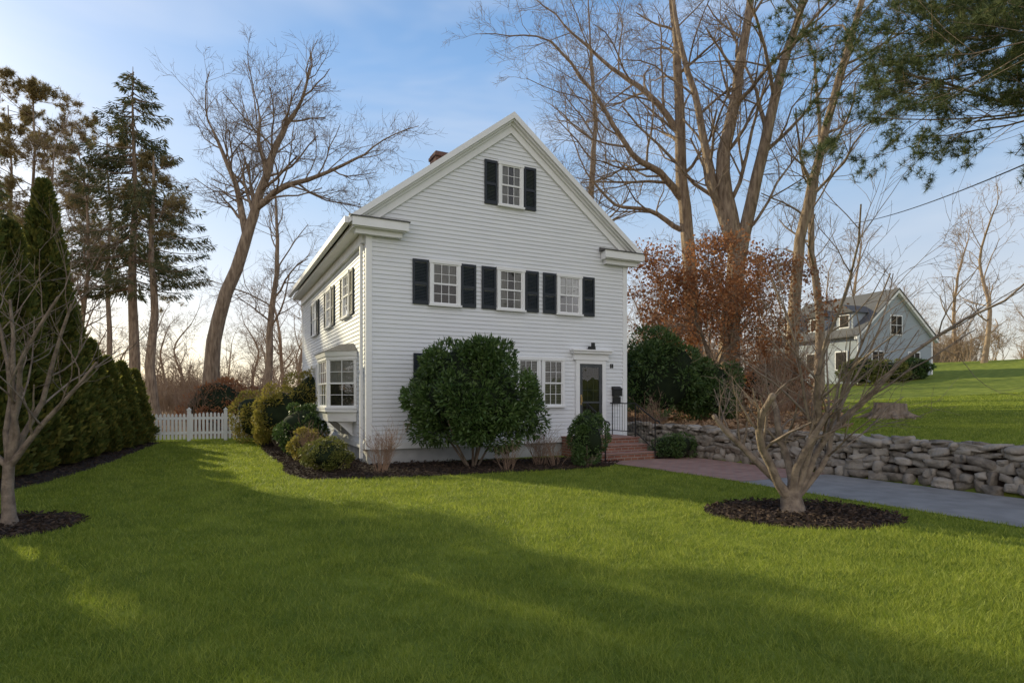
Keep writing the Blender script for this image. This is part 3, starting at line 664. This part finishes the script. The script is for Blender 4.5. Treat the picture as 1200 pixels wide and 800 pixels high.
# ------------------------------------------------------------------ conifers
def spruce(name,x0,y0,H,zb,Rm,seed,m='needle',nb=120,r0=.3,dens=1.0,droop=.35,sc=1.0):
    rs=random.Random(seed); nr=np.random.default_rng(seed); tb=Tubes()
    n=12; tb.add([(x0+.1*math.sin(i),y0,H*i/n) for i in range(n+1)],[r0*(1-i/n)+.02 for i in range(n+1)],9)
    P=[];D=[]
    for k in range(nb):
        f=(k+rs.random())/nb; z=zb+(H-zb-.3)*f; a=rs.uniform(0,6.283)
        L_=Rm*((1-f)**.75)*rs.uniform(.55,1.15)+.35
        if f<.15: L_*=.6+2.6*f
        pts=[];np_=7
        for i in range(np_):
            q=i/(np_-1); pts.append(Vector((x0+L_*q*math.cos(a),y0+L_*q*math.sin(a),z-droop*L_*q*(1.15-q*.55)+.10*L_*q*q*q)))
        tb.add(pts,[.05*(1-i/np_)+.008 for i in range(np_)],4)
        m_=int(26*L_*dens)
        for j in range(m_):
            q=rs.uniform(.12,1)**.8; i=min(int(q*(np_-1)),np_-2); w=q*(np_-1)-i; p=pts[i].lerp(pts[i+1],w)
            lat=rs.uniform(-1,1)*L_*.20*(1.15-q)
            P.append((p.x-lat*math.sin(a),p.y+lat*math.cos(a),p.z-abs(lat)*.35-rs.uniform(0,.25*sc)))
            sg=1 if lat>0 else -1
            D.append((math.cos(a)*.7-sg*.6*math.sin(a),math.sin(a)*.7+sg*.6*math.cos(a),-.55))
    V,F=leaves(np.array(P),.36*sc,.06*sc,nr,dirs=np.array(D),rand=.35)
    o=tb.obj(name,M['barkw']); mesh_obj('needles',V,F,M[m],parent=o,var=np.repeat(nr.uniform(0,1,len(P))**2,4)); return o
spruce('spruce_tree',-28.0,44,26.0,9.5,6.6,1,nb=130,r0=.42,dens=1.6,sc=1.3)
spruce('spruce_tree',-15.2,11.2,15,.8,2.4,2,nb=120,r0=.22,dens=2)  # off-frame spruces from here on, added to shade the near lawn
spruce('spruce_tree',-15.8,6.0,17,.8,3.0,3,nb=120,r0=.22,dens=2)
spruce('spruce_tree',-20.6,20.4,21,.8,3.0,4,nb=190,r0=.3,dens=2.8,sc=1.2)  # out of view, sized and placed to throw long shade across the lawn
def tufts(P,rs,nn=22,L=.14,W=.006,dirs=None):
    n=len(P); Q=np.repeat(P,nn,axis=0); d=unit(rs.normal(size=(n*nn,3))+np.array([0,0,.35])+(np.repeat(dirs,nn,axis=0) if dirs is not None else 0))
    b=unit(np.cross(d,rs.normal(size=d.shape)))*W; l=L*rs.uniform(.7,1.15,(n*nn,1))
    V=np.stack([Q-b,Q+b,Q+d*l],1).reshape(-1,3); return V,np.arange(3*n*nn).reshape(-1,3)
def pine(name,x0,y0,H,zb,seed,nb=26,Lb=4,r0=.3,nn=20,L=.28,W=.016,lean=0,az=None,nk=(4,4,3),m='pine',kk=5,zj=(-.05,.35),sp=.10):
    rs=random.Random(seed); nr=np.random.default_rng(seed); tb=Tubes(); n=10; g=G(x0,y0)
    pts=[Vector((x0+lean*(i/n)**1.5+.15*math.sin(i*1.3+seed),y0+.1*math.cos(i*1.7),g+(H-g)*i/n)) for i in range(n+1)]
    tb.add(pts,[r0*(1-.85*i/n) for i in range(n+1)],10); tips=[]
    for k in range(nb):
        f=(k+rs.random())/nb; z=(zb+(H-zb)*f); q=(z-g)/(H-g)*n; i=min(int(q),n-1); p=pts[i].lerp(pts[i+1],q-i)
        a=rs.uniform(0,6.283) if az is None else rs.uniform(*az)
        d=Vector((math.cos(a),math.sin(a),rs.uniform(*zj))).normalized()
        grow(tb,rs,p,d,Lb*(1-.6*f)*rs.uniform(.6,1.15),.07*(1-.5*f),0,2,nk,up=.05,wob=.12,spread=(.4,.9),tips=tips)
    tp=np.array([tuple(a[0]) for a in tips]); td=np.array([tuple(a[1]) for a in tips])
    k=kk; P=np.repeat(tp,k,axis=0)-np.repeat(td,k,axis=0)*nr.uniform(0,.7,(len(tp)*k,1))+nr.normal(0,sp,(len(tp)*k,3))
    V,F=tufts(P,nr,nn=nn,L=L,W=W,dirs=np.repeat(td,k,axis=0)*.6)
    o=tb.obj(name,M['barkw']); mesh_obj('needles',V,F,M[m],parent=o,var=np.repeat(nr.uniform(0,1,len(P)*nn)**1.6,3)); print(name,len(P)*nn); return o
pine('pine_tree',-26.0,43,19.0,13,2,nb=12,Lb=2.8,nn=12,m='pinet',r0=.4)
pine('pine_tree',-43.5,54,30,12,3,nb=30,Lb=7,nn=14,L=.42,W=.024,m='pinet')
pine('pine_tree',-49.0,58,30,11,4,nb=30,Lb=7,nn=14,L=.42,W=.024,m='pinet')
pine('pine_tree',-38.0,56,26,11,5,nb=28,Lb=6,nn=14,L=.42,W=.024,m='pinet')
# near pine, right
pine('overhanging_pine_tree',17.6,15.2,17,8.7,8,nb=18,Lb=8.8,nn=26,L=.23,W=.007,r0=.34,az=(2.5,3.9),nk=(8,7,3),kk=10,zj=(-.02,.16),sp=.09)
# ------------------------------------------------------------------ ornamental trees
rs=random.Random(77); tb=Tubes(); B0=Vector((3.89,8.26,0))
tb.add([B0+Vector((0,0,-.05)),B0+Vector((.01,0,.08)),B0+Vector((-.01,.01,.2)),B0+Vector((0,0,.32))],[.21,.155,.14,.12],10)
mains=[((-.95,-.1,1.0),1.65,.068,0),((-.7,.25,1.2),1.5,.06,0),((-.35,-.35,1.3),1.3,.06,1),((.1,.2,1.5),1.5,.065,1),((.45,-.15,1.4),1.8,.06,2),((.8,.2,1.15),1.9,.062,2),((.95,-.3,.8),1.6,.048,2)]
for d,L_,r_,kind in mains:
    d=Vector(d).normalized(); p=B0+Vector((d.x*.06,d.y*.06,.2)); pts=[p.copy()]; rad=[r_*1.25]; dd=d.copy()
    for i in range(6):
        dd=(dd+Vector((rs.gauss(0,.15),rs.gauss(0,.15),rs.gauss(0,.08)+.02))).normalized(); p=p+dd*L_/6; pts.append(p.copy()); rad.append(r_*(1-.42*(i+1)/6))
    tb.add(pts,rad,8)
    if kind==0:
        tb.add([pts[-1]-dd*.03,pts[-1]+dd*.03,pts[-1]+dd*.05],[rad[-1]*1.2,rad[-1]*1.15,.002],8)
    for k in range(5):
        f=rs.uniform(.35,1)*5.9; i=int(f); q=pts[i].lerp(pts[i+1],f-i)
        pr=Vector((rs.gauss(0,.7),rs.gauss(0,.6),rs.uniform(.2,1.0))).normalized()
        grow(tb,rs,q,(pr+dd*.6).normalized(),rs.uniform(.6,1.0) if kind<2 else rs.uniform(1.0,1.7),rad[i]*.42,0,2,(4,3,2),up=.04,wob=.15,spread=(.35,.9),minr=.003)
    if kind==2:
        grow(tb,rs,pts[-1],(dd+Vector((.35,0,.45))).normalized(),2.2,rad[-1]*.75,0,3,(5,3,2),up=.03,wob=.13,spread=(.35,.8),minr=.003)
        grow(tb,rs,pts[3],(dd+Vector((-.2,0,.9))).normalized(),2.3,rad[-1]*.7,0,3,(5,3,2),up=.05,wob=.12,spread=(.35,.8),minr=.003)
tb.obj('japanese_maple',M['bark2'])
rs=random.Random(5); tb=Tubes(); B0=Vector((-6.26,7.4,0))
tb.add([B0,B0+Vector((.0,0,.12)),B0+Vector((-.02,0,.45)),B0+Vector((.0,0,.8))],[.11,.078,.065,.06],9)
for d,L_ in (((.55,.1,1),2.0),((.9,-.2,.75),1.6),((-.3,.2,1.3),2.1),((-.8,-.1,1),1.8),((.15,-.3,1.3),2.2),((.35,.4,1.2),2.1)):
    grow(tb,rs,B0+Vector((0,0,.72)),Vector(d).normalized(),L_*1.05,.042,0,3,(5,3,3),up=.05,wob=.14,spread=(.35,.9),minr=.0035)
tb.obj('small_bare_tree',M['bark2'])
# ------------------------------------------------------------------ distant woods (instanced)
var_meshes=[]
woods=empty('distant_woods')
for k in range(5):
    rs=random.Random(100+k); H=rs.uniform(13,17)
    tb=stem_tree('d',[([(0,0,-.5),(rs.gauss(0,.3),rs.gauss(0,.3),H*.3),(rs.gauss(0,.7),rs.gauss(0,.7),H*.6),(rs.gauss(0,1),rs.gauss(0,1),H*.85)],.24,.06)],200+k,nk=(4,3,2),nlimb=18,limbL=4.2,start=.2,maxl=3,minr=.014)
    V,F=tb.build(); o=mesh_obj('woods_tree',V,F,M['barkd'],woods,smooth=True); var_meshes.append(o)
rs=random.Random(9); cnt=0
def inst(x,y,sc):
    global cnt
    src=var_meshes[rs.randrange(5)]; o=bpy.data.objects.new('woods_tree',src.data); o.location=(x,y,G(x,y)-.1); o.rotation_euler=(0,0,rs.uniform(0,6.28)); o.scale=(sc,sc,sc*rs.uniform(.85,1.1)); link(o,woods); cnt+=1
for i,o in enumerate(var_meshes):
    x=(-22,-5,14,38,46)[i]; y=(58,56,54,66,58)[i]; o.location=(x,y,G(x,y)-.1)
while cnt<150:
    y=rs.uniform(44,125); x=rs.uniform(-1.05,1.2)*y
    if 18<x<52 and y<66: continue
    if x<-14 and y<56: continue
    inst(x,y,rs.uniform(.55,.95) if x>0 else rs.uniform(.5,.9))
# understorey thicket : instanced brush
bt=Tubes(); r3=random.Random(3)
for k in range(70):
    grow(bt,r3,Vector((r3.uniform(-3,3),r3.uniform(-1.5,1.5),0)),Vector((r3.gauss(0,.2),r3.gauss(0,.2),1)).normalized(),r3.uniform(1.5,3.6),.03,0,3,(4,3,2),up=.03,wob=.14,spread=(.3,.8),minr=.012)
V,F=bt.build(); thick=empty('distant_thicket'); b0=mesh_obj('brush',V,F,M['barkd'],thick,smooth=True); b0.location=(-18,58,0)
for k in range(100):
    y=rs.uniform(48,105); x=rs.uniform(-1.1,1.25)*y
    if 16<x<55 and y<62: continue
    o=bpy.data.objects.new('brush',b0.data); o.location=(x,y,G(x,y)-.1); o.rotation_euler=(0,0,rs.uniform(0,3.1)); q=rs.uniform(.8,1.6) if x>0 else rs.uniform(.6,1.2); o.scale=(q*1.3,q,q); link(o,thick)
# fallen leaves scatter on the litter areas
nr=np.random.default_rng(8); n=60000; x=nr.uniform(3,22,n); y=nr.uniform(14,34,n); k=(litter_mask(x,y)>.35)&(WH(x,y)[0]>8.7); x=x[k];y=y[k]
P=np.stack([x,y,terrain(x,y)+nr.uniform(.005,.04,len(x))],1); d=np.stack([nr.normal(size=len(x)),nr.normal(size=len(x)),nr.normal(size=len(x))*.3],1)
V,F=leaves(P,.13,.08,nr,dirs=unit(d)*2,rand=.5); mesh_obj('fallen_leaves',V,F,M['litter'],var=np.repeat(nr.uniform(0,1,len(x)),4))
# tree stump
sx,sy=12.7,20.0; g=G(sx,sy); tb=Tubes(); rs=random.Random(4)
tb.add([(sx,sy,g-.1),(sx,sy,g+.12),(sx+.02,sy,g+.3),(sx+.03,sy,g+.5),(sx+.03,sy,g+.51)],[.72,.58,.5,.47,.02],14)
for k in range(9):
    a=k*.7+rs.uniform(-.2,.2); tb.add([(sx+.3*math.cos(a),sy+.3*math.sin(a),g+.22),(sx+.6*math.cos(a),sy+.6*math.sin(a),g+.07),(sx+1.0*math.cos(a),sy+1.0*math.sin(a),g-.05)],[.14,.1,.04],7)
tb.obj('tree_stump',M['bark'])
# ------------------------------------------------------------------ neighbouring houses
def simple_house(name,x,y,ang,W,D,eave,peak,m,gz,dorm=0,front_win=()):
    h=empty(name,(x,y,gz),ang); w=Part('walls',m,h); w.prism([(0,-.5),(W,-.5),(W,eave),(W/2,peak-.12),(0,eave)],0,D); w.done()
    sl=(peak-eave)/(W/2); r=Part('roof',M['roof'],h); t2=Part('trim',M['trim'],h)
    for sg in (-1,1):
        te=W/2+sg*(W/2+.4); ze=peak-sl*(W/2+.4)
        r.prism([(te,ze+.12),(W/2,peak+.12),(W/2,peak),(te,ze)],-.35,D+.35)
        t2.prism([(te,ze),(W/2,peak-.002),(W/2,peak-.28),(te,ze-.25)],-.3,-.02)
    for xx in (-.03,W-.12): t2.box(xx,xx+.15,-.05,-.003,-.4,eave)
    gl=Part('window_panes',M['dark'],h)
    for (a,z0,ww,hh) in front_win:
        t2.box(a-ww/2-.1,a+ww/2+.1,-.06,-.003,z0-.1,z0+hh+.1); gl.box(a-ww/2,a+ww/2,-.08,-.061,z0,z0+hh)
        t2.box(a-.02,a+.02,-.09,-.081,z0,z0+hh); t2.box(a-ww/2,a+ww/2,-.091,-.0815,z0+hh/2-.025,z0+hh/2+.025)
    dw=Part('dormer_walls',m,h)
    for k in range(dorm):
        y0=D*(k+.5)/dorm-.8; zt=eave+1.75
        dw.box(.35,W/2,y0,y0+1.6,eave+.2,zt)
        r.hexa([(.1,y0-.2,zt+.002),(W/2,y0-.2,zt+.002),(W/2,y0+1.8,zt+.002),(.1,y0+1.8,zt+.002),(.1,y0+.78,zt+.7),(W/2,y0+.78,zt+.7),(W/2,y0+.82,zt+.7),(.1,y0+.82,zt+.7)])
        t2.box(.29,.347,y0+.3,y0+1.3,eave+.5,zt-.1); gl.box(.27,.289,y0+.4,y0+1.2,eave+.6,zt-.2)
        t2.box(-.06,-.003,y0+.2,y0+1.4,.9,2.5); gl.box(-.08,-.061,y0+.3,y0+1.3,1.0,2.4)
    if dorm: dw.done()
    t2.done(); r.done(); gl.done(); return h
simple_house('grey_neighbour_house',27.9,48,math.radians(20),8.6,9,3.9,7.6,M['grey'],G(31,50)-.1,dorm=3,front_win=((4.3,3.9,1.2,1.5),(2.2,.9,1.2,1.5),(6.4,.9,1.2,1.5)))
# overhead service cable
tb=Tubes(); A=Vector((17.5,31,10.6)); Bq=Vector((8.6,7.0,5.5)); pts=[]
for i in range(25):
    f=i/24; p=A.lerp(Bq,f); p.z-=1.0*4*f*(1-f)*.35; pts.append(p)
tb.add(pts,[.016]*25,5); tb.obj('overhead_cable',M['iron'])
# ------------------------------------------------------------------ light, sky, camera
EL=math.radians(21.5); sunv=Vector((-.78*math.cos(EL),.62*math.cos(EL),math.sin(EL))).normalized()
sl=bpy.data.lights.new('sun','SUN'); sl.energy=5.0; sl.angle=math.radians(.5); sl.color=(1,.88,.58)
so=bpy.data.objects.new('sun',sl); so.rotation_euler=(-sunv).to_track_quat('-Z','Y').to_euler(); link(so)
w=bpy.data.worlds.new('World'); scene.world=w; w.use_nodes=True; nt=w.node_tree; N=nt.nodes; L=nt.links; N.clear()
out=N.new('ShaderNodeOutputWorld'); bg=N.new('ShaderNodeBackground'); bg.inputs[1].default_value=.15
sky=N.new('ShaderNodeTexSky'); sky.sky_type='NISHITA'; sky.sun_disc=False; sky.sun_elevation=EL; sky.sun_rotation=math.atan2(-.78,.62)%(2*math.pi)
sky.air_density=1.0; sky.dust_density=.8; sky.ozone_density=1.3
tc=N.new('ShaderNodeTexCoord'); sep=N.new('ShaderNodeSeparateXYZ'); L.new(tc.outputs['Generated'],sep.inputs[0])
gr=N.new('ShaderNodeValToRGB'); cr=gr.color_ramp; cr.elements[0].position=0; cr.elements[0].color=(1.0,.90,.72,1); cr.elements[1].position=.8; cr.elements[1].color=(.05,.22,.60,1)
e=cr.elements.new(.13); e.color=(.86,.88,.94,1); e=cr.elements.new(.30); e.color=(.50,.70,.97,1); e=cr.elements.new(.48); e.color=(.27,.53,.95,1)
L.new(sep.outputs[2],gr.inputs[0])
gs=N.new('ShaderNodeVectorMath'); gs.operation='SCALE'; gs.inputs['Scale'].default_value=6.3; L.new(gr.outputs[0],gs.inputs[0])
m1=N.new('ShaderNodeMixRGB'); m1.inputs[0].default_value=.68; L.new(sky.outputs[0],m1.inputs[1]); L.new(gs.outputs[0],m1.inputs[2])
mp=N.new('ShaderNodeMapping'); mp.inputs['Scale'].default_value=(1.2,1.2,4.5); L.new(tc.outputs['Generated'],mp.inputs[0])
nz=N.new('ShaderNodeTexNoise'); nz.inputs['Scale'].default_value=1.6; nz.inputs['Detail'].default_value=4; nz.inputs['Roughness'].default_value=.55; nz.inputs['Distortion'].default_value=.4; L.new(mp.outputs[0],nz.inputs['Vector'])
rp=N.new('ShaderNodeValToRGB'); rp.color_ramp.elements[0].position=.5; rp.color_ramp.elements[1].position=.85; rp.color_ramp.elements[1].color=(.5,.5,.5,1); L.new(nz.outputs['Fac'],rp.inputs[0])
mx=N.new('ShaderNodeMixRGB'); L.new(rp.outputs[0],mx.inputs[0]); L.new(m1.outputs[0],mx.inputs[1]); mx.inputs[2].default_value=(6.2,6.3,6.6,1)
# unseen sky behind the camera, brightened as added fill light for the facade
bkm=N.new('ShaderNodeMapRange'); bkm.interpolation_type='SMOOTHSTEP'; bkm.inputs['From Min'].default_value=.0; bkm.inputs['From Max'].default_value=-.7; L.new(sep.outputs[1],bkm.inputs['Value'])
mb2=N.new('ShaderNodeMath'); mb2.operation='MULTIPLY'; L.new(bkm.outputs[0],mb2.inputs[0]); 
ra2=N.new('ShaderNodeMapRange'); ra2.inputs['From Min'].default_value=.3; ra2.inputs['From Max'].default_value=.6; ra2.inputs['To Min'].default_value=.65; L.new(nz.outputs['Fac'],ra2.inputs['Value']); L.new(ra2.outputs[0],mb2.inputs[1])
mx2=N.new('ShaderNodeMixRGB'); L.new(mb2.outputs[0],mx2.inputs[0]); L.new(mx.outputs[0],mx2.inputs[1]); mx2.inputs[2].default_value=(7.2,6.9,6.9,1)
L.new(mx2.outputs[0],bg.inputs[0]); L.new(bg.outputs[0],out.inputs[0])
cam=bpy.data.cameras.new('camera'); cam.sensor_width=36; cam.lens=20.9; cam.shift_y=.054; cam.clip_end=2000; cam.clip_start=.1
co=bpy.data.objects.new('camera',cam); co.location=(0,0,1.6); co.rotation_euler=(math.radians(90),0,0); link(co); scene.camera=co
scene.view_settings.view_transform='Standard'; scene.view_settings.look='None'; scene.view_settings.exposure=0
print('built in',time.time()-T00)
